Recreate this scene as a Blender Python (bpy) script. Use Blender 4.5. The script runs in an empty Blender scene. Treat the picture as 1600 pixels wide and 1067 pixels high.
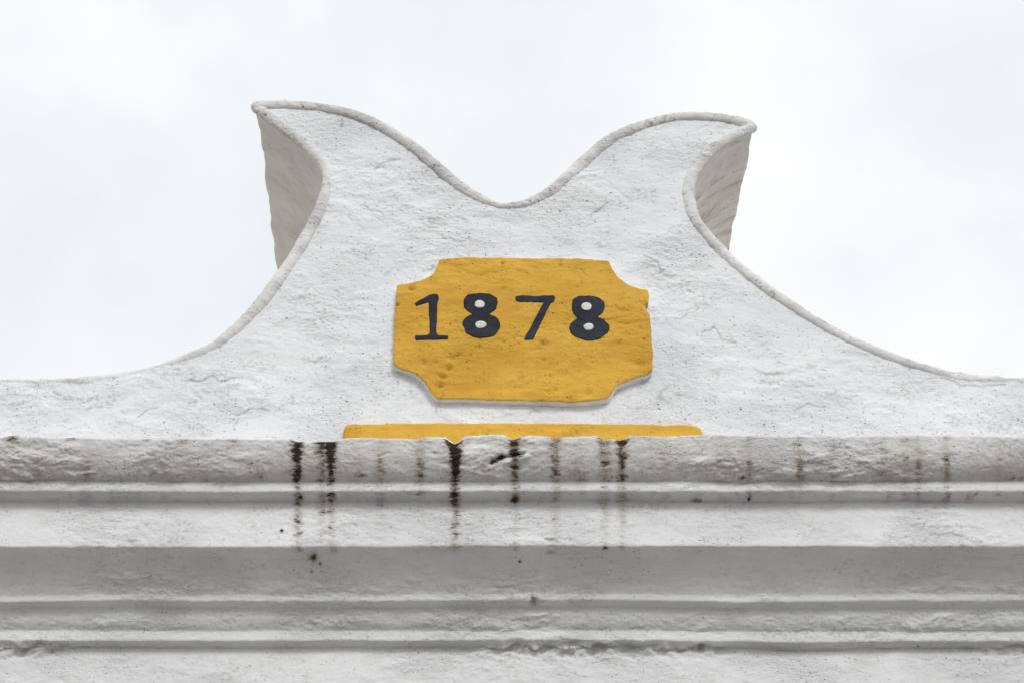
import bpy, math, random
import numpy as np
from mathutils import Vector
from mathutils.geometry import delaunay_2d_cdt

# ------------------------------------------------------------------ camera, world, sun, exposure
scene = bpy.context.scene
R = math.radians
PITCH = R(34.5)            # camera looks up at the gable
FPX = 2950.0               # focal length in pixels of the 1600 px wide photograph
CAM = (0.0, -6.5, 1.6)     # eye height, 6.5 m from the gable face (plane y = 0)

cam_d = bpy.data.cameras.new('camera')
cam_d.sensor_width = 36.0
cam_d.lens = 36.0 * FPX / 1600.0
cam_d.clip_start = 0.05
cam_d.clip_end = 3000.0
cam = bpy.data.objects.new('camera', cam_d)
scene.collection.objects.link(cam)
cam.location = CAM
cam.rotation_euler = (R(90) + PITCH, 0, 0)
scene.camera = cam

SUN_EL, SUN_AZ = R(36), R(18)     # azimuth: to the right of straight behind the camera
SUN_STRENGTH, SUN_ANGLE = 1.35, R(18)
SKY_LEVEL = 1.05

world = bpy.data.worlds.new('World')
scene.world = world
world.use_nodes = True
wn, wl = world.node_tree.nodes, world.node_tree.links
wn.clear()
w_out = wn.new('ShaderNodeOutputWorld')
w_sky = wn.new('ShaderNodeTexSky')
w_sky.sky_type = 'NISHITA'
w_sky.sun_disc = False
w_sky.sun_elevation = SUN_EL
w_sky.sun_rotation = math.pi - SUN_AZ
w_bg1 = wn.new('ShaderNodeBackground')
w_bg1.inputs['Strength'].default_value = 0.1
wl.new(w_sky.outputs[0], w_bg1.inputs['Color'])
# closed cloud cover: soft, barely structured
w_tc = wn.new('ShaderNodeTexCoord')
w_map = wn.new('ShaderNodeMapping')
w_map.inputs['Location'].default_value = (1.3, 0.4, 2.1)
w_noise = wn.new('ShaderNodeTexNoise')
w_noise.inputs['Scale'].default_value = 3.4
w_noise.inputs['Detail'].default_value = 5.0
w_noise.inputs['Roughness'].default_value = 0.52
w_ramp = wn.new('ShaderNodeValToRGB')
w_ramp.color_ramp.elements[0].position = 0.38
w_ramp.color_ramp.elements[0].color = (0.83, 0.862, 0.90, 1)
w_ramp.color_ramp.elements[1].position = 0.57
w_ramp.color_ramp.elements[1].color = (0.99, 0.99, 0.99, 1)
wl.new(w_tc.outputs['Generated'], w_map.inputs['Vector'])
wl.new(w_map.outputs[0], w_noise.inputs['Vector'])
wl.new(w_noise.outputs['Fac'], w_ramp.inputs['Fac'])
w_bg2 = wn.new('ShaderNodeBackground')
w_bg2.inputs['Strength'].default_value = SKY_LEVEL
wl.new(w_ramp.outputs['Color'], w_bg2.inputs['Color'])
w_mix = wn.new('ShaderNodeMixShader')
w_mix.inputs['Fac'].default_value = 0.96
wl.new(w_bg1.outputs[0], w_mix.inputs[1])
wl.new(w_bg2.outputs[0], w_mix.inputs[2])
wl.new(w_mix.outputs[0], w_out.inputs['Surface'])

sun_d = bpy.data.lights.new('sun', 'SUN')
sun_d.energy = SUN_STRENGTH
sun_d.angle = SUN_ANGLE
sun_d.color = (1.0, 0.98, 0.955)
sun = bpy.data.objects.new('sun', sun_d)
scene.collection.objects.link(sun)
sd = Vector((math.sin(SUN_AZ) * math.cos(SUN_EL), -math.cos(SUN_AZ) * math.cos(SUN_EL), math.sin(SUN_EL)))
sun.rotation_euler = sd.to_track_quat('Z', 'Y').to_euler()
sun.location = (0, -8, 20)

vs = scene.view_settings
vs.view_transform = 'Standard'
vs.look = 'None'
vs.exposure = 0.0
vs.gamma = 1.0
vs.use_curve_mapping = False

# ------------------------------------------------------------------ photo pixel -> place
CT, ST = math.cos(PITCH), math.sin(PITCH)

def at(px, py, y=0.0):
    """point of the vertical plane at depth y seen at photo pixel (px, py)"""
    a, b = (px - 800.0) / FPX, (533.5 - py) / FPX
    dx, dy, dz = a, CT - b * ST, ST + b * CT
    t = (y - CAM[1]) / dy
    return (CAM[0] + dx * t, CAM[2] + dz * t)

def pix(x, y, z):
    """inverse, for laying stains where the photograph shows them"""
    rx, ry, rz = x - CAM[0], y - CAM[1], z - CAM[2]
    d = ry * CT + rz * ST
    u = -ry * ST + rz * CT
    return 800.0 + FPX * rx / d, 533.5 - FPX * u / d

def elev(v):
    return PITCH + math.atan((533.5 - v) / FPX)

# ------------------------------------------------------------------ numpy noise
rng = np.random.default_rng(7)
PERM = rng.permutation(256).astype(np.int64)
PERM = np.concatenate([PERM, PERM, PERM])
GA = rng.random(256) * 2 * np.pi
G2 = np.stack([np.cos(GA), np.sin(GA)], 1)

def perlin(x, y, seed=0):
    x = np.asarray(x, float) + seed * 17.13
    y = np.asarray(y, float) + seed * 5.71
    xi, yi = np.floor(x).astype(np.int64), np.floor(y).astype(np.int64)
    fx, fy = x - xi, y - yi
    u, v = fx * fx * fx * (fx * (fx * 6 - 15) + 10), fy * fy * fy * (fy * (fy * 6 - 15) + 10)
    xi &= 255; yi &= 255
    def g(ix, iy, dx, dy):
        h = PERM[PERM[ix & 255] + (iy & 255)]
        return G2[h, 0] * dx + G2[h, 1] * dy
    a, b = g(xi, yi, fx, fy), g(xi + 1, yi, fx - 1, fy)
    c, d = g(xi, yi + 1, fx, fy - 1), g(xi + 1, yi + 1, fx - 1, fy - 1)
    return 1.4 * ((a + (b - a) * u) * (1 - v) + (c + (d - c) * u) * v)

def fbm(x, y, octv=4, seed=0, rough=0.5):
    s, a, f, n = 0.0, 1.0, 1.0, 0.0
    for o in range(octv):
        s = s + a * perlin(x * f, y * f, seed + o * 3)
        n += a; a *= rough; f *= 2.03
    return s / n

def sstep(a, b, x):
    t = np.clip((x - a) / (b - a), 0, 1)
    return t * t * (3 - 2 * t)

def plaster(u, w, seed=0, big=1.0, rough=1.0, crk=1.0):
    """relief of hand-trowelled, many times limewashed plaster, metres"""
    wu = u + 0.03 * perlin(u * 6, w * 6, seed + 40)
    ww = w + 0.02 * perlin(u * 6, w * 6, seed + 41)
    h = 0.0055 * big * fbm(u * 2.2, w * 3.4, 3, seed)
    h = h + 0.0016 * fbm(wu * 14, ww * 26, 3, seed + 5)
    patch = sstep(-0.12, 0.30, fbm(u * 1.7, w * 2.6, 3, seed + 11))
    n = fbm(wu * 7.5, ww * 19, 4, seed + 20, 0.55)
    for t, a in ((-0.22, .9), (0.02, 1.2), (0.2, 1.3), (0.34, 1.0)):
        h = h + rough * 0.0017 * a * sstep(t - 0.02, t + 0.02, n) * (0.12 + 0.88 * patch)
    n2 = fbm(wu * 22, ww * 42, 3, seed + 30)
    h = h + rough * 0.0014 * sstep(0.12, 0.2, n2) * patch
    h = h - rough * 0.0012 * sstep(0.30, 0.36, fbm(wu * 17, ww * 34, 2, seed + 33))
    h = h + 0.0007 * rough * perlin(u * 75, w * 95, seed + 36)
    return h - 0.0028 * crk * cracks(u, w)

def cracks(u, w):
    """hairline cracks and lifted paint edges, only in places"""
    wu = u + 0.05 * fbm(u * 9, w * 9, 4, 501)
    ww = w + 0.05 * fbm(u * 9, w * 9, 4, 502)
    q = perlin(wu * 2.1, ww * 4.6, 505)
    return np.exp(-(q / 0.016) ** 2) * sstep(0.14, 0.34, fbm(u * 3.6, w * 4.4, 3, 510))

# ------------------------------------------------------------------ mesh helpers
col = scene.collection

def mesh_obj(name, verts, faces, mat, parent=None, smooth=True, attrs=None, uv=None):
    verts = np.asarray(verts, np.float32).reshape(-1, 3)
    me = bpy.data.meshes.new(name)
    if isinstance(faces, np.ndarray):
        nf, k = faces.shape
        me.vertices.add(len(verts)); me.vertices.foreach_set('co', verts.ravel())
        me.loops.add(nf * k); me.loops.foreach_set('vertex_index', faces.astype(np.int32).ravel())
        me.polygons.add(nf)
        me.polygons.foreach_set('loop_start', np.arange(0, nf * k, k, dtype=np.int32))
        me.update(calc_edges=True)
    else:
        me.from_pydata(verts.tolist(), [], faces)
    if smooth:
        me.polygons.foreach_set('use_smooth', np.ones(len(me.polygons), bool))
    attrs = dict(attrs or {})
    extra = attrs.pop('extra_crack', 0.0)
    u, w = (verts[:, 0] + 0.6 * verts[:, 1], verts[:, 2] + 0.8 * verts[:, 1]) if uv is None else (uv[0].ravel(), uv[1].ravel())
    if len(verts) > 60:
        attrs['tone'] = sstep(-0.3, 0.3, fbm(u * 2.6, w * 4.6, 5, 400, 0.6))
        attrs['grime'] = np.clip(sstep(0.02, 0.42, fbm(u * 4.5, w * 7.5, 5, 410, 0.65)) * sstep(-0.15, 0.3, fbm(u * 48, w * 80, 2, 420)) , 0, 1)
        attrs['crack'] = np.maximum(cracks(u, w), extra)
        attrs['zone'] = 0.08 + 0.92 * sstep(-0.16, 0.3, fbm(u * 2.3, w * 3.2, 4, 430))
    for an, av in attrs.items():
        a = me.attributes.new(an, 'FLOAT', 'POINT')
        a.data.foreach_set('value', np.asarray(av, np.float32).ravel())
    me.validate(); me.update()
    me.materials.append(mat)
    o = bpy.data.objects.new(name, me)
    col.objects.link(o)
    if parent is not None:
        o.parent = parent
        o.matrix_parent_inverse = parent.matrix_world.inverted()
    return o

def grid_faces(nr, nc, flip=False):
    i = np.arange(nr - 1)[:, None] * nc + np.arange(nc - 1)[None, :]
    f = np.stack([i, i + 1, i + nc + 1, i + nc], -1).reshape(-1, 4)
    return f[:, ::-1].copy() if flip else f

def compact(verts, faces, *arrs):
    used = np.zeros(len(verts), bool); used[faces.ravel()] = True
    idx = np.cumsum(used) - 1
    return (verts[used], idx[faces]) + tuple(a[used] for a in arrs)

def catmull(pts, step):
    """smooth curve through points, resampled every step"""
    P = np.asarray(pts, float)
    k = np.vstack([2 * P[0] - P[1], P, 2 * P[-1] - P[-2]])
    out = []
    for i in range(1, len(k) - 2):
        p0, p1, p2, p3 = k[i - 1], k[i], k[i + 1], k[i + 2]
        t = np.linspace(0, 1, 24, endpoint=False)[:, None]
        out.append(0.5 * (2 * p1 + (p2 - p0) * t + (2 * p0 - 5 * p1 + 4 * p2 - p3) * t ** 2 + (3 * p1 - p0 - 3 * p2 + p3) * t ** 3))
    C = np.vstack(out + [P[-1:]])
    return resample(C, step)

def resample(C, step, closed=False):
    if closed:
        C = np.vstack([C, C[:1]])
    d = np.r_[0, np.cumsum(np.linalg.norm(np.diff(C[:, :2], axis=0), axis=1))]
    n = max(2, int(round(d[-1] / step)) + 1)
    s = np.linspace(0, d[-1], n)
    R_ = np.stack([np.interp(s, d, C[:, j]) for j in range(C.shape[1])], 1)
    return R_[:-1] if closed else R_

def inside_poly(poly, X, Z):
    """even-odd test of a grid of columns X and rows Z"""
    res = np.zeros((len(Z), len(X)), bool)
    a, b = poly, np.roll(poly, -1, 0)
    for r, z in enumerate(Z):
        m = (a[:, 1] > z) != (b[:, 1] > z)
        if not m.any():
            continue
        xs = a[m, 0] + (z - a[m, 1]) / (b[m, 1] - a[m, 1]) * (b[m, 0] - a[m, 0])
        res[r] = (np.searchsorted(np.sort(xs), X) % 2) == 1
    return res

# ------------------------------------------------------------------ materials
def nodes(name):
    m = bpy.data.materials.new(name); m.use_nodes = True
    nt = m.node_tree; nt.nodes.clear()
    return m, nt.nodes, nt.links

def math_node(n, l, op, a, b=None, clamp=False):
    k = n.new('ShaderNodeMath'); k.operation = op; k.use_clamp = clamp
    for i, v in enumerate((a, b)):
        if v is None: continue
        if isinstance(v, (int, float)): k.inputs[i].default_value = v
        else: l.new(v, k.inputs[i])
    return k.outputs[0]

def ramp(n, l, src, p0, p1, c0=0.0, c1=1.0):
    k = n.new('ShaderNodeMapRange'); k.interpolation_type = 'SMOOTHSTEP'
    k.inputs['From Min'].default_value = p0; k.inputs['From Max'].default_value = p1
    k.inputs['To Min'].default_value = c0; k.inputs['To Max'].default_value = c1
    l.new(src, k.inputs['Value'])
    return k.outputs['Result']

def mixc(n, l, fac, a, b):
    k = n.new('ShaderNodeMix'); k.data_type = 'RGBA'
    if isinstance(fac, (int, float)): k.inputs[0].default_value = fac
    else: l.new(fac, k.inputs[0])
    for i, v in ((6, a), (7, b)):
        if isinstance(v, tuple): k.inputs[i].default_value = v + (1,) if len(v) == 3 else v
        else: l.new(v, k.inputs[i])
    return k.outputs[2]

def plaster_mat(name, c_a, c_b, dirt=(0.30, 0.285, 0.26), dirt_amt=0.35, speck=0.8, bump=1.0,
                pit_col=(0.10, 0.095, 0.09), streak=None, stain=True, sheen_rough=0.9, crack=1.0):
    m, n, l = nodes(name)
    out = n.new('ShaderNodeOutputMaterial'); bs = n.new('ShaderNodeBsdfPrincipled')
    bs.inputs['Roughness'].default_value = sheen_rough
    bs.inputs['Specular IOR Level'].default_value = 0.25
    geo = n.new('ShaderNodeNewGeometry'); pos = geo.outputs['Position']
    def mp(sx, sy, sz, rot=(0, 0, 0)):
        k = n.new('ShaderNodeMapping'); k.inputs['Scale'].default_value = (sx, sy, sz)
        k.inputs['Rotation'].default_value = rot
        l.new(pos, k.inputs['Vector']); return k.outputs[0]
    def noise(vec, sc, det=4, ro=0.55, dist=0.0):
        k = n.new('ShaderNodeTexNoise'); k.inputs['Scale'].default_value = sc
        k.inputs['Detail'].default_value = det; k.inputs['Roughness'].default_value = ro
        k.inputs['Distortion'].default_value = dist
        l.new(vec, k.inputs['Vector']); return k.outputs['Fac']
    def attr(nm):
        k = n.new('ShaderNodeAttribute'); k.attribute_name = nm; return k.outputs['Fac']
    c = mixc(n, l, attr('tone'), c_a, c_b)                 # brushed coats, slightly uneven
    c = mixc(n, l, math_node(n, l, 'MULTIPLY', attr('grime'), dirt_amt), c, dirt)
    # pinholes
    pits = None
    nz = n.new('ShaderNodeTexNoise'); nz.inputs['Scale'].default_value = 120; nz.inputs['Detail'].default_value = 1
    l.new(pos, nz.inputs['Vector'])
    scl = n.new('ShaderNodeVectorMath'); scl.operation = 'SCALE'; scl.inputs['Scale'].default_value = 0.008
    l.new(nz.outputs['Color'], scl.inputs[0])
    wob = n.new('ShaderNodeVectorMath'); wob.operation = 'ADD'
    l.new(mp(0.75, 0.75, 1.25), wob.inputs[0]); l.new(scl.outputs[0], wob.inputs[1])
    for sc, thr, rad in ((24, 0.84, 0.105), (75, 0.78, 0.23)):
        vo = n.new('ShaderNodeTexVoronoi'); vo.inputs['Scale'].default_value = sc
        l.new(wob.outputs[0], vo.inputs['Vector'])
        sep = n.new('ShaderNodeSeparateColor'); l.new(vo.outputs['Color'], sep.inputs[0])
        pick = math_node(n, l, 'GREATER_THAN', sep.outputs[0], thr)
        p = math_node(n, l, 'MULTIPLY', pick, ramp(n, l, vo.outputs['Distance'], rad * 0.55, rad, 1.0, 0.0))
        pits = p if pits is None else math_node(n, l, 'MAXIMUM', pits, p)
    pits = math_node(n, l, 'MULTIPLY', pits, math_node(n, l, 'ADD', math_node(n, l, 'MULTIPLY', attr('zone'), 0.6), 0.4))
    c = mixc(n, l, math_node(n, l, 'MULTIPLY', pits, speck), c, pit_col)
    c = mixc(n, l, math_node(n, l, 'MULTIPLY', attr('crack'), 0.35 * crack), c, pit_col)
    if streak is not None:        # board-mark streaks of the raw render on the flank
        amt, scol = streak
        s = attr('streak')
        c = mixc(n, l, math_node(n, l, 'MULTIPLY', s, amt), c, scol)
    if stain:
        at_ = n.new('ShaderNodeAttribute'); at_.attribute_name = 'stain'
        st = at_.outputs['Fac']
        brk = noise(mp(0.9, 0.9, 2.3), 75, 4, 0.78)
        big = noise(mp(0.7, 0.7, 2.2), 22, 1, 0.6)
        e = math_node(n, l, 'ADD', math_node(n, l, 'MULTIPLY', brk, 0.6), math_node(n, l, 'MULTIPLY', big, 0.5))
        e = math_node(n, l, 'ADD', st, math_node(n, l, 'MULTIPLY', math_node(n, l, 'SUBTRACT', e, 0.55), 1.9))
        has = ramp(n, l, st, 0.02, 0.18)
        soft = math_node(n, l, 'MULTIPLY', ramp(n, l, st, 0.0, 0.55), ramp(n, l, brk, 0.30, 0.62, 0.30, 0.72))
        c = mixc(n, l, soft, c, (0.32, 0.245, 0.155))
        dk = math_node(n, l, 'MULTIPLY', ramp(n, l, e, 0.26, 0.74), has)
        c = mixc(n, l, math_node(n, l, 'MULTIPLY', dk, 0.97), c, (0.024, 0.015, 0.008))
    l.new(c, bs.inputs['Base Color'])
    # fine relief: trowel drag, sand grain, pits, cracks
    h = math_node(n, l, 'MULTIPLY', noise(mp(0.78, 0.9, 1.2), 38, 5, 0.7), 1.0)
    h = math_node(n, l, 'MULTIPLY', h, math_node(n, l, 'ADD', math_node(n, l, 'MULTIPLY', attr('zone'), 0.85), 0.15))
    h = math_node(n, l, 'SUBTRACT', h, math_node(n, l, 'MULTIPLY', pits, 0.4))
    bp = n.new('ShaderNodeBump'); bp.inputs['Strength'].default_value = 1.0
    bp.inputs['Distance'].default_value = 0.011 * bump
    l.new(h, bp.inputs['Height']); l.new(bp.outputs[0], bs.inputs['Normal'])
    l.new(bs.outputs[0], out.inputs['Surface'])
    return m

M_WALL = plaster_mat('limewashed_plaster', (0.765, 0.78, 0.80), (0.83, 0.845, 0.86), stain=False, speck=0.9, dirt_amt=0.42, bump=1.3)
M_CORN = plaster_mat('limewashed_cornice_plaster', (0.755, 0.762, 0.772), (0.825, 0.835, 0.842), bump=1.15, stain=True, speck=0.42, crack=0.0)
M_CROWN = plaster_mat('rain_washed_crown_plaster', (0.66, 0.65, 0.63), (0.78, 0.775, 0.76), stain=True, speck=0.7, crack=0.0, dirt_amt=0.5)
M_BEAD = plaster_mat('weathered_edge_plaster', (0.66, 0.66, 0.65), (0.80, 0.80, 0.795), dirt_amt=0.8, speck=0.9, bump=2.0, stain=False)
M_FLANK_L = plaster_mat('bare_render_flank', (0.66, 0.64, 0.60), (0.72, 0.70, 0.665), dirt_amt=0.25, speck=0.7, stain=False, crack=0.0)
M_YEL = plaster_mat('ochre_paint_on_plaster', (0.62, 0.345, 0.042), (0.73, 0.425, 0.058), dirt=(0.28, 0.16, 0.035), dirt_amt=0.5,
                    speck=0.75, pit_col=(0.07, 0.04, 0.012), stain=False, sheen_rough=0.75, crack=1.5)
M_INK = plaster_mat('blue_black_paint', (0.014, 0.017, 0.027), (0.034, 0.038, 0.052), dirt=(0.008, 0.008, 0.01), dirt_amt=0.4,
                    speck=0.4, pit_col=(0.01, 0.01, 0.01), stain=False, sheen_rough=0.7, crack=0.3)
M_DOT = plaster_mat('white_paint', (0.68, 0.685, 0.67), (0.76, 0.76, 0.75), dirt_amt=0.2, speck=0.2, stain=False, crack=0.0)

def ground_mat():
    m, n, l = nodes('worn_paving')
    out = n.new('ShaderNodeOutputMaterial'); bs = n.new('ShaderNodeBsdfPrincipled')
    bs.inputs['Roughness'].default_value = 0.9
    nz = n.new('ShaderNodeTexNoise'); nz.inputs['Scale'].default_value = 1.4; nz.inputs['Detail'].default_value = 8
    tc = n.new('ShaderNodeNewGeometry'); l.new(tc.outputs['Position'], nz.inputs['Vector'])
    c = mixc(n, l, nz.outputs['Fac'], (0.105, 0.092, 0.076), (0.155, 0.137, 0.115))
    l.new(c, bs.inputs['Base Color']); l.new(bs.outputs[0], out.inputs['Surface'])
    return m
M_GROUND = ground_mat()

# ------------------------------------------------------------------ ground
g = mesh_obj('ground', [(-600, -600, 0), (600, -600, 0), (600, 600, 0), (-600, 600, 0)], [(0, 1, 2, 3)], M_GROUND, smooth=False)
g['kind'] = 'structure'

# ------------------------------------------------------------------ the building
def empty(name, loc=(0, 0, 0)):
    o = bpy.data.objects.new(name, None); col.objects.link(o); o.location = loc
    o.empty_display_size = 0.3
    bpy.context.view_layer.update()
    return o

XE = 4.2                     # half width of the front
WALL_Y = 0.22                # plane of the wall below the cornice
bld = empty('gabled_building', (0, WALL_Y, 0))
bld['label'] = 'white plastered building front with stained cornice and two-horned gable'
bld['category'] = 'building'

# x columns: fine where the photograph looks, coarser beyond
fine_x = np.arange(-2.42, 2.4201, 0.0042)
out_x = 2.42 + np.cumsum(np.full(60, 0.0297))
XC = np.concatenate([-out_x[::-1], fine_x, out_x])
XC[0], XC[-1] = -XE, XE

# --- cornice profile, from the wall upwards: (photo row, projection from the wall)
def pz(v, p):
    y = WALL_Y - p
    return (y, CAM[2] + (y - CAM[1]) * math.tan(elev(v)))

P = {k: pz(v, p) for k, (v, p) in dict(
    wall_t=(1012, 0.0), s3=(1001, 0.045), f3t=(985, 0.046), c2t=(950, 0.092), s2=(938, 0.135), f2t=(928, 0.136),
c1t=(870, 0.242), s1=(853, 0.300), fas_t=(785, 0.302), s0=(768, 0.365), f0t=(752, 0.367), top=(683, 0.460)).items()}

def arc(a, b, kind, n=14):
    """quarter ellipse from a (lower, inner) to b (upper, outer); cove starts upright, ovolo starts level"""
    t = np.linspace(0, math.pi / 2, n)
    if kind == 'cove':
        return [(a[0] + (b[0] - a[0]) * (1 - math.cos(q)), a[1] + (b[1] - a[1]) * math.sin(q)) for q in t]
    return [(a[0] + (b[0] - a[0]) * math.sin(q), a[1] + (b[1] - a[1]) * (1 - math.cos(q))) for q in t]

def blend(a, b, kind, amt):
    A = np.array(arc(a, b, kind)); L = np.linspace(0, 1, len(A))[:, None]
    S = np.array(a) * (1 - L) + np.array(b) * L
    return [tuple(q) for q in A * amt + S * (1 - amt)]

wall_bot = (WALL_Y, 0.0)
seg = [('wall', [(WALL_Y, 3.9), P['wall_t']]),
       ('fillet', [P['wall_t'], P['s3'], P['f3t']]),
       ('ovolo_moulding', blend(P['f3t'], P['c2t'], 'ovolo', 0.45)),
       ('fillet', [P['c2t'], P['s2'], P['f2t']]),
       ('cove_moulding', blend(P['f2t'], P['c1t'], 'cove', 0.22)),
       ('fascia', [P['c1t'], P['s1'], P['fas_t']]),
       ('fillet', [P['fas_t'], P['s0'], P['f0t']]),
       ('crown_moulding', blend(P['f0t'], P['top'], 'ovolo', 0.8)),
       ('cornice_ledge', [P['top'], (P['top'][0] + 0.03, P['top'][1] + 0.004), (0.02, P['top'][1] + 0.045)])]
prof, sid = [], []
for k, (nm, pts) in enumerate(seg):
    st = 0.004 if nm not in ('wall', 'cornice_ledge') else 0.006
    if nm == 'wall':
        zz = np.concatenate([np.arange(0.12, 4.38, 0.12), np.arange(4.4, pts[1][1], 0.0045)])
        q = np.stack([np.full(len(zz), WALL_Y), zz], 1)
        q = np.vstack([[(WALL_Y, 0.0)], q])
    else:
        q = resample(np.array(pts), st)
        q = q[:-1] if k < len(seg) - 1 else q
    prof.append(q); sid += [k] * len(q)
prof = np.vstack(prof); sid = np.array(sid)
path = np.r_[0, np.cumsum(np.linalg.norm(np.diff(prof, axis=0), axis=1))]
# round the arrises: small gaussian along the profile above the plain wall
i0 = int(np.argmax(prof[:, 1] > P['wall_t'][1] - 0.03))
sm = prof.copy()
for _ in range(3):
    sm[i0 + 1:-1] = 0.25 * sm[i0:-2] + 0.5 * sm[i0 + 1:-1] + 0.25 * sm[i0 + 2:]
prof = sm
tan = np.gradient(prof, axis=0); tan /= np.linalg.norm(tan, axis=1)[:, None]
nrm = np.stack([-tan[:, 1], tan[:, 0]], 1)           # outward (towards -y for an upright wall)
for _ in range(4):
    nrm[1:-1] = 0.25 * nrm[:-2] + 0.5 * nrm[1:-1] + 0.25 * nrm[2:]
nrm /= np.linalg.norm(nrm, axis=1)[:, None]

NX, NP = len(XC), len(prof)
XX, WW = np.meshgrid(XC, path)
YY = np.repeat(prof[:, :1], NX, 1).astype(float); ZZ = np.repeat(prof[:, 1:], NX, 1).astype(float)
# uneven hand-run mouldings: slow wander of each arris
wander = 0.010 * fbm(XX * 0.9, WW * 3.0, 3, 3) + 0.0040 * fbm(XX * 4.2, WW * 9.0, 4, 60)
ZZ = ZZ + np.where(WW > path[i0] + 0.02, wander, 0.0)
rough_by_seg = {'wall': 0.8, 'fillet': 0.7, 'ovolo_moulding': 1.35, 'cove_moulding': 0.9, 'fascia': 0.85, 'crown_moulding': 1.6, 'cornice_ledge': 1.0}
rw = np.array([rough_by_seg[seg[s][0]] for s in sid], float)
for _ in range(8):
    rw[1:-1] = 0.25 * rw[:-2] + 0.5 * rw[1:-1] + 0.25 * rw[2:]
H = plaster(XX, WW, 2, big=0.7, rough=1.0, crk=0.0) * rw[:, None]
H = H * sstep(4.4, 4.55, ZZ) + np.where(ZZ < 4.6, 0.004 * fbm(XX * 1.2, ZZ * 1.2, 2, 99), 0) * (1 - sstep(4.4, 4.55, ZZ))
# broken, patched lower edge of the lowest fillet
low = np.exp(-((WW - path[np.argmax(sid == 1)]) / 0.035) ** 2)
lump = sstep(-0.05, 0.25, fbm(XX * 1.3, WW * 1.5, 2, 77)) * fbm(XX * 14, WW * 22, 4, 78)
H = H + 0.050 * low * lump
# photo column of every vertex, for the things that have a place
PX, PY = pix(XX, YY, ZZ)
# worn dips in the top arris
ed = np.array([(0, 0), (300, 0), (455, 0), (465, 3.5), (520, 3), (535, 0), (560, -1), (640, 1), (652, 2.5), (665, 0), (695, -0.5), (704, 5), (711, 7.5),
               (718, 4), (730, -1.5), (785, -2.5), (795, 1.5), (805, 4.5), (814, 1), (825, -1), (858, -1.5), (866, 1.5), (880, -1), (932, -3.5), (943, 2),
               (958, 0.5), (968, 2.5), (976, 1), (984, -4.5), (1030, -4), (1100, -5), (1180, -4), (1300, -3), (1450, -4), (1600, -4)], float)
dv = np.interp(PX, ed[:, 0], ed[:, 1])
crown0 = path[np.argmax(sid == 7)]; crown1 = path[np.argmax(sid == 8)]
wtop = sstep(crown0 + (crown1 - crown0) * 0.45, crown1, WW)
ZZ = ZZ - dv / 330.0 * wtop
H = H - 0.0008 * np.maximum(dv, 0) * wtop
# gouge in the crown moulding
def capsule(px0, py0, px1, py1, r):
    ax, ay = px1 - px0, py1 - py0
    t = np.clip(((PX - px0) * ax + (PY - py0) * ay) / (ax * ax + ay * ay), 0, 1)
    return np.exp(-(((PX - px0 - t * ax) ** 2 + (PY - py0 - t * ay) ** 2) / r ** 2))
near = np.abs(PY - 712) < 60
gou = np.where(near, capsule(769, 722, 783, 714, 4.2) + 0.6 * capsule(783, 714, 818, 708, 2.2), 0)
H = H - 0.024 * gou + 0.009 * np.where(near, capsule(790, 722, 826, 713, 3.0), 0)
chip = np.where(np.abs(PY - 853) < 12, np.exp(-((PX - 860) / 9.0) ** 2), 0) + np.where(np.abs(PY - 853) < 9, np.exp(-((PX - 206) / 7.0) ** 2) * .6, 0)
H = H - 0.012 * chip
YY = YY + H * nrm[:, :1]; ZZ = ZZ + H * nrm[:, 1:]

# rain stains running down from the dips
stain = np.zeros_like(XX)
crk = fbm(XX * 20, WW * 60, 4, 90, 0.62)
wob = 3.0 * fbm(XX * 0 + 3.3, PY / 26.0, 3, 91)
for sx, amp, wd, ybot, low_a in ((465, 1.0, 6.2, 790, .50), (503, .62, 7.5, 790, .36), (517, .90, 6.5, 782, .40), (595, .34, 8, 790, .12), (657, .40, 7, 775, .10),
                                 (711, 1.25, 6.8, 792, .55), (805, .82, 6.0, 775, .34), (868, .60, 7, 780, .30), (945, .58, 7.5, 780, .34), (972, .80, 6.4, 782, .38),
                                 (560, .25, 13, 745, 0), (770, .22, 6, 760, 0), (905, .22, 9, 760, 0), (135, .26, 9, 790, .08), (320, .18, 8, 770, 0), (255, .16, 8, 780, 0),
                                 (1170, .32, 6, 782, .05), (1250, .40, 6, 770, .04), (1435, .36, 6, 782, .05), (1480, .38, 5.5, 782, .05), (1380, .28, 6, 760, 0),
                                 (1125, .20, 7, 782, 0), (1415, .25, 7, 782, 0), (1040, .22, 8, 780, 0), (1300, .2, 6, 782, 0), (1560, .22, 8, 775, 0), (60, .2, 9, 775, 0)):
    wv = 1.3 * wd * (1.0 + 0.95 * crk) * (1 + 0.35 * (PY < 715))
    prof_x = np.exp(-((PX - sx - wob) / wv) ** 2)
    top_y = 683 + np.interp(sx, ed[:, 0], ed[:, 1])
    fade = np.where(PY < ybot, 1 - 0.42 * np.clip((PY - top_y) / 90, 0, 1), 0.85 * low_a / max(amp, .01) * np.clip(1.25 - (PY - ybot) / 90, 0, 1))
    fade = np.where((PY > 752) & (PY < 769), fade * 0.62, fade)
    fade = np.where((PY > 769) & (PY < 787), fade * 1.12, fade)
    fade = np.where((PY > 864) | (PY < top_y - 4), 0, fade)
    if amp < .45: fade = fade * np.where(PY < 715, 0.8, 1.55)
    stain = np.maximum(stain, amp * prof_x * fade)
stain = stain * (0.92 + 0.5 * crk)
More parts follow.
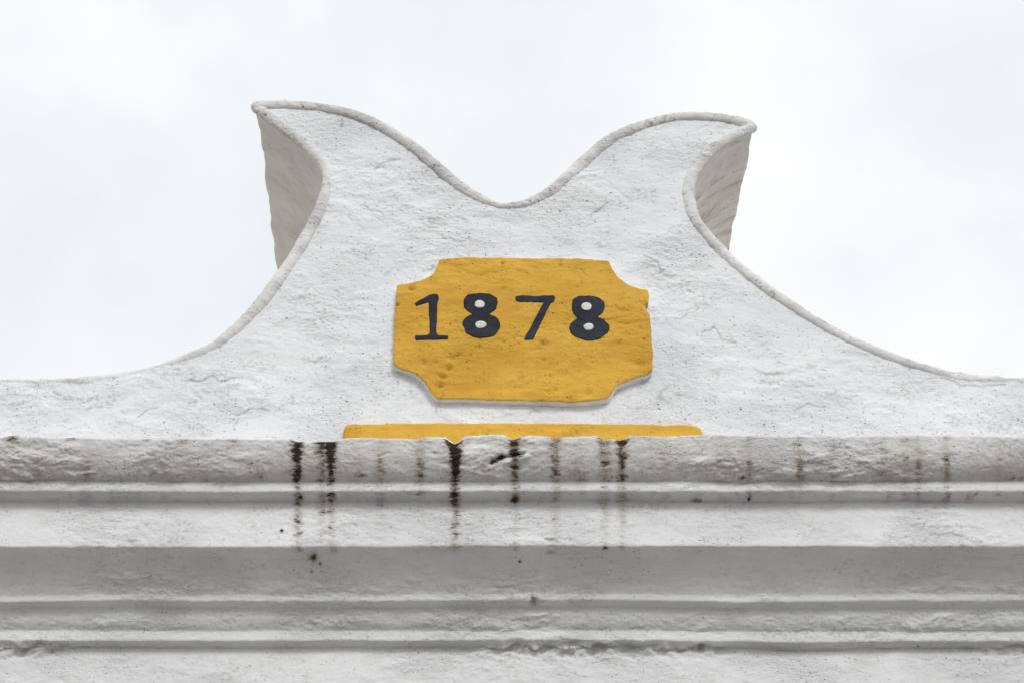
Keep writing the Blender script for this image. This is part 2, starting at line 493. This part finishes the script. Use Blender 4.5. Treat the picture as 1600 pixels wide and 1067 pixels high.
# thin dirty wash, densest under the middle and along the lower half of the crown
wash = sstep(0.0, 0.35, fbm(XX * 9, WW * 2.0, 4, 95, 0.6)) * np.where((PY > 684) & (PY < 786), 1, 0) * (0.13 + 0.13 * np.exp(-((PX - 720) / 330) ** 2)) * (0.5 + sstep(700, 745, PY))
wash = wash * np.where((PY > 752) & (PY < 769), 0.35, 1.0)
stain = np.maximum(stain, wash * (1 + 1.0 * crk))
for bx, by, br, ba in ((805, 778, 8, .85), (469, 776, 6, .9), (440, 829, 3.2, .6), (490, 868, 9, .55), (487, 892, 3, .5), (835, 937, 10, .5), (868, 778, 5, .5), (972, 777, 6, .45),
                       (1170, 779, 3.5, .8), (865, 810, 3.5, .45), (1095, 1009, 6, .5), (775, 721, 6, .5), (500, 880, 3, .5), (812, 876, 3, .7), (1476, 780, 6, .45), (468, 854, 10, .38),
                       (520, 854, 12, .38), (711, 853, 10, .42), (806, 854, 8, .36), (946, 854, 8, .36), (973, 854, 7, .36), (20, 686, 12, .5), (110, 687, 14, .4), (285, 688, 14, .5), (365, 686, 16, .4), (230, 687, 8, .35)):
    sq = 2.0 if by in (686, 687, 688) else 1.0
    stain = np.maximum(stain, ba * np.exp(-((PX - bx) ** 2 + ((PY - by) * sq) ** 2) / br ** 2))
stain = np.maximum(stain, 0.62 * np.clip(gou, 0, 1))
stain = np.clip(stain, 0, 1.3)

V = np.stack([XX, YY, ZZ], -1)
for k, (nm, _) in enumerate(seg):
    r = np.where(sid == k)[0]
    lo, hi = r[0], min(r[-1] + 1, NP - 1)
    sub = V[lo:hi + 1]
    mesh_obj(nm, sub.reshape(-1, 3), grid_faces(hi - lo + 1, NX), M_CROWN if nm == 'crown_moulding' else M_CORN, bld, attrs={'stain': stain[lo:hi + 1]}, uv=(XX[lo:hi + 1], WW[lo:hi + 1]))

# --- gable: centre lines of the edge bead in photo pixels, with bead radius and how far it stands proud (px, mm)
LEFT = [(-900, 600, 9, 2), (-500, 599, 9, 2), (-200, 598, 9, 2), (0, 597, 9, 2), (80, 597, 9, 2), (151, 592, 9, 2), (202, 585, 9, 2), (254, 572, 9, 3), (295, 557, 9, 5), (336, 539, 10, 10),
        (367, 514, 10, 17), (393, 490, 10, 19), (418, 460, 10.5, 20), (437, 434, 10.5, 20), (456, 408, 10.5, 20), (475, 376, 10.5, 20), (492, 344, 10.5, 19),
        (505, 314, 10.5, 17), (512, 287, 10.5, 13), (511, 266, 11, 12), (499, 246, 11.5, 14), (478, 226, 11.5, 17), (448, 203, 11.5, 18), (421, 183, 11.5, 20), (408, 172, 12, 20), (395, 164, 11.5, 19)]
TOP = [(392, 169, 11, 19), (406, 165, 11, 20), (427, 163.5, 10.5, 20), (451, 163.5, 10.5, 21), (496, 168, 10.5, 21), (530, 174, 11, 22), (559, 182, 11, 22), (592, 196, 11.5, 22), (619, 212, 11.5, 22), (650, 234, 11.5, 22),
       (681, 260, 11, 21), (712, 287, 10.5, 20), (744, 307, 9, 16), (768, 318, 8, 12), (791, 322, 7.5, 10), (818, 318, 8.5, 13), (848, 306, 10, 18), (869, 292, 11, 20), (898, 266, 11, 20),
       (923, 243, 11, 20), (953, 219, 11, 20), (983, 204, 10.5, 20), (1013, 193, 10, 20), (1049, 184, 10, 20), (1082, 182, 10, 20), (1118, 184, 10, 20), (1147, 188, 11, 20), (1166, 194, 12, 20), (1182, 203, 11.5, 18)]
RIGHT = [(1181, 194, 11, 18), (1169, 201, 11.5, 19), (1155, 208, 11, 18), (1127, 223, 11, 17), (1101, 244, 11.5, 17), (1084, 266, 11.5, 17), (1076.5, 289, 10.5, 17), (1077, 314, 10.5, 17), (1085, 341, 10.5, 18), (1103, 366, 10.5, 19),
         (1129, 393, 10, 20), (1159, 421, 9.5, 20), (1193, 447, 9.5, 20), (1224, 469, 9, 19), (1275, 502, 9, 18), (1326, 530, 8.5, 17), (1387, 555, 8.5, 15), (1438, 572, 8, 12), (1499, 587, 8, 6), (1560, 592, 8, 3), (1600, 595, 8, 2),
         (1800, 597, 8, 2), (2100, 598, 8, 2), (2500, 598, 8, 2)]

def to_plane(rows):
    return [at(px, py) + (r / 374.0, pr * 0.001) for px, py, r, pr in rows]

curves = {k: catmull(to_plane(v), 0.0045) for k, v in (('left', LEFT), ('top', TOP), ('right', RIGHT))}
for c in curves.values():
    c[:, 0] = np.clip(c[:, 0], -XE, XE)

def clean(c):
    keep = np.r_[True, np.linalg.norm(np.diff(c[:, :2], axis=0), axis=1) > 1e-4]
    return c[keep]
curves = {k: clean(c) for k, c in curves.items()}
Z_BASE = P['top'][1] - 0.12
outline = np.vstack([curves['left'][:, :2], curves['top'][1:, :2], curves['right'][1:, :2]])
poly = np.vstack([outline, [(XE, Z_BASE), (-XE, Z_BASE)]])

ZR = np.arange(Z_BASE, outline[:, 1].max() + 0.02, 0.0042)
FX, FZ = np.meshgrid(XC, ZR)
fh = plaster(FX, FZ * 0.74, 5, big=1.0, rough=0.9, crk=0.8)
# coarser sand-thrown render on the low shoulders
sand = sstep(1.55, 2.0, np.abs(FX + 0.05))
fh = fh + sand * 0.0016 * fbm(FX * 40, FZ * 46, 3, 120)
# worn, roughened hollows as on the photographed face
fpx, fpy = pix(FX, 0 * FX, FZ)
for a, b, rx, ry, dep in ((592, 262, 10, 4, .006), (612, 250, 16, 3, .004), (800, 345, 60, 8, .003), (925, 330, 16, 4, .005), (1010, 420, 14, 4, .004), (560, 470, 18, 4, .003),
                          (1180, 560, 20, 5, .004), (1130, 610, 22, 6, .005), (370, 645, 12, 4, .006), (240, 655, 14, 4, .004)):
    fh = fh - dep * np.exp(-((fpx - a) / rx) ** 2 - ((fpy - b) / ry) ** 2) * (1 + 0.6 * perlin(FX * 60, FZ * 80, 130))
CRK = [[(85, 612), (100, 622), (120, 622), (135, 625), (150, 620), (158, 628)], [(137, 642), (150, 635), (165, 631), (180, 635)], [(290, 596), (318, 594), (330, 585), (342, 597), (360, 592), (378, 591)],
       [(368, 650), (380, 645), (390, 640), (408, 638), (420, 641)], [(215, 650), (235, 640), (250, 637)], [(565, 320), (575, 328), (590, 330), (600, 338)], [(922, 336), (938, 326), (950, 318)],
       [(1470, 590), (1500, 600), (1540, 603), (1570, 600)], [(1005, 400), (1025, 410), (1032, 425)], [(1095, 520), (1115, 512), (1128, 530), (1150, 535)], [(1180, 575), (1196, 585), (1225, 583)],
       [(0, 676), (18, 678), (36, 674)], [(585, 265), (600, 255), (625, 248)], [(470, 560), (492, 566), (505, 560)], [(1240, 640), (1262, 632), (1290, 636)], [(380, 478), (350, 515), (338, 527)]]
fcr = np.zeros_like(FX)
dpx, dpy = fpx + 5 * fbm(FX * 18, FZ * 18, 3, 150), fpy + 5 * fbm(FX * 18, FZ * 18, 3, 160)
for line in CRK:
    for (x0, y0), (x1, y1) in zip(line[:-1], line[1:]):
        bx = np.where((XC > at(min(x0, x1) - 15, 500)[0]) & (XC < at(max(x0, x1) + 15, 500)[0]))[0]
        sl = slice(bx[0], bx[-1] + 1); qx, qy = dpx[:, sl], dpy[:, sl]
        ax, ay = x1 - x0, y1 - y0
        t = np.clip(((qx - x0) * ax + (qy - y0) * ay) / (ax * ax + ay * ay), 0, 1)
        fcr[:, sl] = np.maximum(fcr[:, sl], np.exp(-((qx - x0 - t * ax) ** 2 + (qy - y0 - t * ay) ** 2) / 1.5 ** 2))
fh = fh - 0.0035 * fcr * (0.6 + 0.8 * perlin(FX * 30, FZ * 30, 170))
fcr = np.clip(fcr, 0, 1).ravel()
fv = np.stack([FX, -fh, FZ], -1).reshape(-1, 3)
cx, cz = 0.5 * (XC[1:] + XC[:-1]), 0.5 * (ZR[1:] + ZR[:-1])
msk = inside_poly(poly, cx, cz)
ff = grid_faces(len(ZR), NX)[msk.ravel()]
fv, ff, fcr = compact(fv, ff, fcr)
mesh_obj('gable_face', fv, ff, M_WALL, bld, attrs={'extra_crack': fcr})

# edge beads: displaced tubes along the outline
def bead(c, seed):
    n, k = len(c), 22
    t = np.gradient(c[:, :2], axis=0); t /= np.linalg.norm(t, axis=1)[:, None] + 1e-12
    nn = np.stack([-t[:, 1], t[:, 0]], 1)
    s = np.r_[0, np.cumsum(np.linalg.norm(np.diff(c[:, :2], axis=0), axis=1))]
    a = np.linspace(0, 2 * np.pi, k, endpoint=False)
    S, A = np.meshgrid(s, a, indexing='ij')
    rr = c[:, 2][:, None] * 0.94
    # rounded ends
    endf = np.sqrt(np.clip(1 - np.clip(1 - np.minimum(s, s[-1] - s) / c[:, 2], 0, 1) ** 2, 0.01, 1))[:, None]
    u = A / (2 * np.pi)
    # periodic around the tube: sample on a cylinder-like pair of coordinates
    ca, sa = np.cos(A) * rr, np.sin(A) * rr
    d = rr * 0.22 * fbm(S * 3.1, S * 0 + 1.7, 3, seed + 21) + 0.0034 * fbm(S * 6 + ca * 14, sa * 20 + 3, 3, seed) + 0.0032 * fbm(S * 30 + ca * 26, sa * 40, 3, seed + 7)
    d = d + 0.0022 * sstep(0.08, 0.2, fbm(S * 34, (ca + sa) * 46, 3, seed + 9))
    rad = (rr + d) * endf
    x = c[:, 0][:, None] + nn[:, 0][:, None] * np.cos(A) * rad
    z = c[:, 1][:, None] + nn[:, 1][:, None] * np.cos(A) * rad
    y = (rr * 0.7 - 0.72 * c[:, 3][:, None]) + np.sin(A) * rad * 0.7
    v = np.stack([x, y, z], -1).reshape(-1, 3)
    i = np.arange(n - 1)[:, None] * k; j = np.arange(k)[None, :]; j2 = (np.arange(k) + 1) % k
    f = np.stack([i + j, i + j2[None, :], i + k + j2[None, :], i + k + j], -1).reshape(-1, 4)
    # close both ends with a centre fan
    c0, c1 = len(v), len(v) + 1
    v = np.vstack([v, v[:k].mean(0), v[-k:].mean(0)])
    fan = [(c0, (q + 1) % k, q) for q in range(k)] + [(c1, (n - 1) * k + q, (n - 1) * k + (q + 1) % k) for q in range(k)]
    tri = np.array([(p, q, r, r) for p, q, r in fan])
    return v, [tuple(q) for q in f.tolist()] + fan

for key, sd_ in (('left', 201), ('top', 231), ('right', 261)):
    v, f = bead(curves[key], sd_)
    mesh_obj('edge_bead', v, f, M_BEAD, bld)

# gable body behind the face: the outline carried 1.6 m back over the roof
DEPTH, SKEW = 1.6, -0.031
def shift_out(rows, d):
    c = np.array([at(px, py) for px, py, *_ in rows])
    c = catmull(c, 0.012)
    t = np.gradient(c, axis=0); t /= np.linalg.norm(t, axis=1)[:, None] + 1e-12
    return c + np.stack([-t[:, 1], t[:, 0]], 1) * d
def flank(name, c, mat, seed, board=False):
    c = clean(np.stack([np.clip(c[:, 0], -XE, XE), c[:, 1]], 1))
    dep = np.concatenate([np.arange(0.012, DEPTH, 0.012), [DEPTH]])
    s = np.r_[0, np.cumsum(np.linalg.norm(np.diff(c, axis=0), axis=1))]
    t = np.gradient(c, axis=0); t /= np.linalg.norm(t, axis=1)[:, None] + 1e-12
    nn = np.stack([-t[:, 1], t[:, 0]], 1)
    S, D = np.meshgrid(s, dep, indexing='ij')
    h = 0.012 * fbm(S * 2.5, D * 3.0, 3, seed) + 0.006 * fbm(S * 9, D * 11, 4, seed + 4) + 0.003 * sstep(0.02, 0.12, fbm(S * 8, D * 15, 4, seed + 9))
    edge = np.clip(np.minimum(S, s[-1] - S) / 0.05, 0, 1)
    rid = fbm(S * 1.6 + 3, D * 13 + 0.25 * S, 4, seed + 15, 0.6)
    marks = sstep(0.05, 0.2, rid) * sstep(0.42, 0.22, rid) if board else 0 * S
    if board: h = h + 0.006 * sstep(0.0, 0.16, rid)
    h = h * (0.1 + 0.9 * edge)
    x = c[:, 0][:, None] + nn[:, 0][:, None] * h + SKEW * D
    z = c[:, 1][:, None] + nn[:, 1][:, None] * h
    for k, (tx, tz) in enumerate((bt[0], bt[-1])):          # the tip arris is ragged on its way back
        wt = np.exp(-(((c[:, 0] - tx) ** 2 + (c[:, 1] - tz) ** 2) / 0.16 ** 2))[:, None]
        x = x + wt * (0.034 * fbm(D * 2.6, D * 0 + k, 2, 380 + k) + 0.007 * fbm(D * 9, D * 0 + 2 + k, 2, 390 + k))
    v = np.stack([x, D, z], -1)
    return mesh_obj(name, v.reshape(-1, 3), grid_faces(len(c), len(dep), flip=False), mat, bld, attrs={'streak': marks}, uv=(S + seed, D))

bl = shift_out(LEFT[:-2] + [(404, 170, 0, 0)], 0.006)
bt = shift_out([(406, 170, 0, 0)] + TOP[2:-1] + [(1176, 200, 0, 0)], 0.0)
br = shift_out([(1178, 200, 0, 0)] + RIGHT[2:], 0.017)
# meet at the tips
def join(a, b):
    m = 0.5 * (a[-1] + b[0])
    for k in range(6):
        w = 1 - k / 6
        a[-1 - k] = a[-1 - k] * (1 - w) + m * w if k == 0 else a[-1 - k]
        b[k] = b[k] * (1 - w) + m * w if k == 0 else b[k]
join(bl, bt); join(bt, br)
flank('gable_flank', bl, M_FLANK_L, 301)
flank('gable_crest', bt, M_BEAD, 331)
M_FLANK_R = plaster_mat('board_marked_flank', (0.72, 0.70, 0.665), (0.81, 0.79, 0.755), dirt_amt=0.3, speck=0.75, stain=False, crack=0.4,
                        streak=(0.6, (0.42, 0.37, 0.31)))
flank('gable_flank', br, M_FLANK_R, 361, board=True)
back = np.vstack([bl, bt[1:], br[1:], [(XE, Z_BASE), (-XE, Z_BASE)]])
back[:, 0] = np.clip(back[:, 0], -XE, XE)
mesh_obj('gable_back', [(x + SKEW * DEPTH, DEPTH - 0.004, z) for x, z in back], [tuple(range(len(back)))], M_FLANK_L, bld, smooth=False)

# sides and roof of the house behind the front, out of the photograph
def box(name, x0, x1, y0, y1, z0, z1, mat, parent):
    v = [(x, y, z) for z in (z0, z1) for y in (y0, y1) for x in (x0, x1)]
    f = [(0, 2, 3, 1), (4, 5, 7, 6), (0, 1, 5, 4), (2, 6, 7, 3), (0, 4, 6, 2), (1, 3, 7, 5)]
    return mesh_obj(name, v, f, mat, parent, smooth=False)
z_eave = P['top'][1] - 0.02
box('side_wall', -XE, -XE + 0.3, WALL_Y + 0.02, 8.0, 0, z_eave, M_FLANK_L, bld)
box('side_wall', XE - 0.3, XE, WALL_Y + 0.02, 8.0, 0, z_eave, M_FLANK_L, bld)
box('rear_wall', -XE + 0.3, XE - 0.3, 7.7, 8.0, 0, z_eave, M_FLANK_L, bld)
box('roof', -XE + 0.02, XE - 0.02, 0.6, 7.98, z_eave, z_eave + 0.06, M_FLANK_L, bld)

# --- painted ochre band at the foot of the gable
def cdt_fill(outl, step):
    """triangles for a closed 2D outline with inner points every step"""
    lo, hi = outl.min(0), outl.max(0)
    gx, gz = np.arange(lo[0], hi[0], step), np.arange(lo[1], hi[1], step)
    ins = inside_poly(outl, gx, gz)
    GX, GZ = np.meshgrid(gx, gz)
    ip = np.stack([GX[ins], GZ[ins]], 1)
    # keep inner points a little off the outline
    d = np.full(len(ip), 9.0)
    for q in outl:
        d = np.minimum(d, (ip[:, 0] - q[0]) ** 2 + (ip[:, 1] - q[1]) ** 2)
    ip = ip[d > (0.6 * step) ** 2]
    ip = ip + rng.normal(0, step * 0.06, ip.shape)
    pts = [Vector(p) for p in outl] + [Vector(p) for p in ip]
    n = len(outl)
    vo, _, fo, _, _, _ = delaunay_2d_cdt(pts, [], [list(range(n))], 1, 1e-7)
    return np.array([(p.x, p.y) for p in vo]), fo

def edge_dist(pts, outl):
    a, b = outl, np.roll(outl, -1, 0)
    d = np.full(len(pts), 9.0)
    for p, q in zip(a, b):
        e = q - p; L = (e ** 2).sum() + 1e-12
        t = np.clip(((pts - p) @ e) / L, 0, 1)
        d = np.minimum(d, ((pts - p - t[:, None] * e) ** 2).sum(1))
    return np.sqrt(d)

def slab(name, outl, thick, hfun, mat, parent, step=0.005, rnd=0.008, y_back=0.02, edge_mat=None):
    """raised plaster panel with worn round arris, its edge running back into the wall"""
    pts, fc = cdt_fill(outl, step)
    d = edge_dist(pts, outl)
    y = -(thick + hfun(pts[:, 0], pts[:, 1])) + rnd * (1 - np.sqrt(np.clip(1 - (1 - np.clip(d / rnd, 0, 1)) ** 2, 0, 1))) * 0.8
    n = len(outl)
    v = np.stack([pts[:, 0], y, pts[:, 1]], 1)
    nb = len(v)
    f = [tuple(q) for q in fc]
    mid = np.stack([outl[:, 0], y[:n] * 0.45 + 0.55 * y_back, outl[:, 1]], 1)
    bk = np.stack([outl[:, 0], np.full(n, y_back), outl[:, 1]], 1)
    v = np.vstack([v, mid, bk])
    # orient the front towards -y
    a, b, c = (pts[fc[0][i]] for i in range(3))
    if (b[0] - a[0]) * (c[1] - a[1]) - (b[1] - a[1]) * (c[0] - a[0]) < 0:
        f = [q[::-1] for q in f]
    ar = 0.5 * np.sum(outl[:, 0] * np.roll(outl[:, 1], -1) - np.roll(outl[:, 0], -1) * outl[:, 1])
    for base, nxt in ((0, nb), (nb, nb + n)):
        for i in range(n):
            j = (i + 1) % n
            q = (base + i, nxt + i, nxt + j, base + j)
            f.append(q if ar > 0 else q[::-1])
    dd = np.zeros(len(v))
    if edge_mat is not None:
        for (ex, ez), r, q in dents:
            k = ((v[:, 0] - ex) / (r * 0.9)) ** 2 + ((v[:, 2] - ez) / (r * 0.6)) ** 2
            dd = np.maximum(dd, q / 0.006 * 0.75 * np.exp(-k * (1.3 + 1.2 * perlin(v[:, 0] * 130, v[:, 2] * 130, 141))))
    o = mesh_obj(name, v, f, mat, parent, attrs={'extra_crack': np.clip(dd, 0, 1)})
    if edge_mat is not None:                     # the paint stops at the arris, the edge stays white
        o.data.materials.append(edge_mat)
        mi = np.zeros(len(o.data.polygons), np.int32); mi[len(fc):] = 1
        o.data.polygons.foreach_set('material_index', mi)
    return o

def px_outline(pts, ox, oy, sc, step, jit, seed, y=0.0, corner=True):
    w = np.array([at(ox + px / sc, oy + py / sc, y) for px, py in pts])
    w = resample(w, step, closed=True)
    s = np.arange(len(w)) * step
    t = np.roll(w, -1, 0) - np.roll(w, 1, 0); t /= np.linalg.norm(t, axis=1)[:, None] + 1e-12
    for _ in range(2):
        w = 0.25 * np.roll(w, 1, 0) + 0.5 * w + 0.25 * np.roll(w, -1, 0)
    return w + np.stack([-t[:, 1], t[:, 0]], 1) * (jit * fbm(s * 22, s * 0 + seed, 4, seed))[:, None]

band_px = [(93, 190), (95, 150), (105, 125), (130, 115), (340, 115), (560, 107), (760, 107), (900, 104), (985, 104), (1010, 108), (1080, 104), (1150, 106), (1350, 104), (1600, 107)]
band_px += [(1600 + a, b) for a, b in ((0, 108), (400, 110), (700, 112), (1050, 115), (1170, 124), (1230, 118), (1350, 120), (1430, 130), (1470, 150), (1482, 195), (1485, 420))]
band_px += [(90, 420)]
bo = px_outline(band_px, 520, 640, 5.3333, 0.005, 0.0045, 4, y=-0.024)
slab('ochre_band', bo, 0.024, lambda x, z: plaster(x, z, 8, big=0.7, rough=0.8), M_YEL, bld)

# ------------------------------------------------------------------ date plaque
plaque_px = [(355, 85), (440, 75), (530, 72), (700, 74), (900, 80), (1060, 78), (1180, 83), (1238, 88), (1255, 130), (1290, 180), (1340, 215), (1400, 235), (1440, 240), (1448, 270),
             (1445, 310), (1430, 335), (1437, 352), (1452, 370), (1460, 470), (1466, 560), (1467, 660), (1440, 685), (1380, 700), (1320, 720), (1275, 745), (1255, 780), (1230, 808),
             (1180, 815), (1090, 825), (950, 822), (800, 818), (620, 815), (440, 808), (340, 808), (310, 775), (280, 725), (230, 680), (180, 660), (130, 645), (115, 625), (118, 500),
             (122, 350), (128, 300), (130, 260), (133, 218), (200, 208), (270, 190), (320, 160), (345, 120)]
THK = 0.036
pl = empty('date_plaque', (at(818, 625)[0], 0.0, at(818, 625)[1]))
pl['label'] = 'ochre plaque with scooped corners reading 1878 on the white gable'
pl['category'] = 'plaque'

dents = [(at(580 + a / 3.3333, 380 + b / 3.3333, -THK), r / 374 / 3.3333, d) for a, b, r, d in (
    (455, 577, 16, .004), (425, 592, 18, .005), (405, 650, 16, .006), (372, 692, 18, .006), (360, 740, 18, .007), (335, 620, 9, .003), (275, 622, 14, .004), (562, 541, 11, .004),
    (690, 512, 9, .003), (895, 518, 17, .006), (878, 543, 14, .004), (900, 605, 14, .003), (1290, 520, 12, .005), (1420, 500, 8, .005), (932, 690, 7, .003), (960, 765, 7, .004),
    (1130, 775, 25, .004), (1040, 815, 30, .005), (210, 240, 16, .007), (135, 322, 10, .008), (685, 107, 9, .007), (1210, 100, 22, .003), (1395, 620, 26, .004), (1440, 325, 14, .012),
    (690, 240, 14, .003), (760, 345, 22, .003), (1300, 300, 18, .002))]
def h_plaque(x, z):
    h = plaster(x, z, 9, big=0.6, rough=0.75)
    for (dx_, dz_), r, d in dents:
        q = ((x - dx_) / (r * 1.25)) ** 2 + ((z - dz_) / r) ** 2
        h = h - 1.7 * d * np.exp(-q * (1 + 0.7 * perlin(x * 110, z * 110, 140)))
    return h
po = px_outline(plaque_px, 580, 380, 3.3333, 0.0045, 0.0045, 6, y=-THK)
slab('panel', po, THK, h_plaque, M_YEL, pl, step=0.0048, rnd=0.005, edge_mat=M_WALL)

# numerals: thick brush paint following the panel
def paint(name, outl, lift, mat, parent, step=0.006):
    pts, fc = cdt_fill(outl, step)
    y = -(THK + h_plaque(pts[:, 0], pts[:, 1]) + lift)
    n = len(outl)
    y[:n] += 0.0004
    v = np.stack([pts[:, 0], y, pts[:, 1]], 1)
    f = [tuple(q) for q in fc]
    a, b, c = (pts[fc[0][i]] for i in range(3))
    if (b[0] - a[0]) * (c[1] - a[1]) - (b[1] - a[1]) * (c[0] - a[0]) < 0:
        f = [q[::-1] for q in f]
    nb = len(v)
    v = np.vstack([v, np.stack([outl[:, 0], y[:n] + lift + 0.003, outl[:, 1]], 1)])
    ar = 0.5 * np.sum(outl[:, 0] * np.roll(outl[:, 1], -1) - np.roll(outl[:, 0], -1) * outl[:, 1])
    for i in range(n):
        j = (i + 1) % n
        q = (i, nb + i, nb + j, j)
        f.append(q if ar > 0 else q[::-1])
    return mesh_obj(name, v, f, mat, parent)

NUM = [
    ('numeral_one', [(85, 165), (135, 132), (185, 105), (225, 93), (255, 100), (263, 130), (250, 165), (248, 300), (242, 385), (262, 398), (330, 397), (333, 425), (210, 430), (92, 433), (87, 400), (185, 395), (197, 375), (192, 280), (187, 155), (95, 188)], []),
    ('numeral_eight', [(500, 95), (560, 88), (640, 93), (690, 125), (696, 160), (683, 205), (635, 243), (680, 262), (712, 300), (714, 330), (700, 365), (670, 400), (620, 415), (560, 418), (510, 408), (462, 378), (452, 345), (432, 322), (440, 290), (470, 262), (515, 245), (470, 222), (445, 190), (445, 140), (470, 105)],
     [(562, 172, 36, 30), (570, 322, 41, 28)]),
    ('numeral_seven', [(825, 115), (860, 107), (960, 110), (1110, 105), (1118, 120), (1112, 152), (1085, 165), (1030, 270), (985, 360), (957, 425), (925, 430), (888, 428), (930, 350), (985, 240), (1035, 155), (930, 153), (835, 152), (822, 130)], []),
    ('numeral_eight', [(1290, 110), (1370, 107), (1430, 120), (1480, 155), (1483, 195), (1465, 235), (1430, 265), (1475, 285), (1515, 320), (1518, 350), (1500, 385), (1450, 420), (1390, 437), (1330, 430), (1265, 408), (1230, 375), (1220, 340), (1230, 310), (1260, 285), (1285, 270), (1250, 240), (1240, 210), (1243, 150), (1255, 130)],
     [(1347, 190, 38, 31), (1363, 337, 37, 27)])]
for q, (nm, pts, dots) in enumerate(NUM):
    ol = px_outline(pts, 630, 440, 4.706, 0.0035, 0.0035, 20 + q, y=-THK)
    dg = paint(nm, ol, 0.0022, M_INK, pl)
    for k, (dx_, dy_, rx_, ry_) in enumerate(dots):
        cp = [(dx_ + rx_ * math.cos(t) * (1 + 0.06 * math.sin(3 * t + q + k)), dy_ + ry_ * math.sin(t) * (1 + 0.06 * math.cos(2 * t + k))) for t in np.linspace(0, 2 * math.pi, 28, endpoint=False)]
        do = px_outline(cp, 630, 440, 4.706, 0.0035, 0.0015, 30 + q * 2 + k, y=-THK)
        paint('white_dot', do, 0.0040, M_DOT, dg, step=0.005)
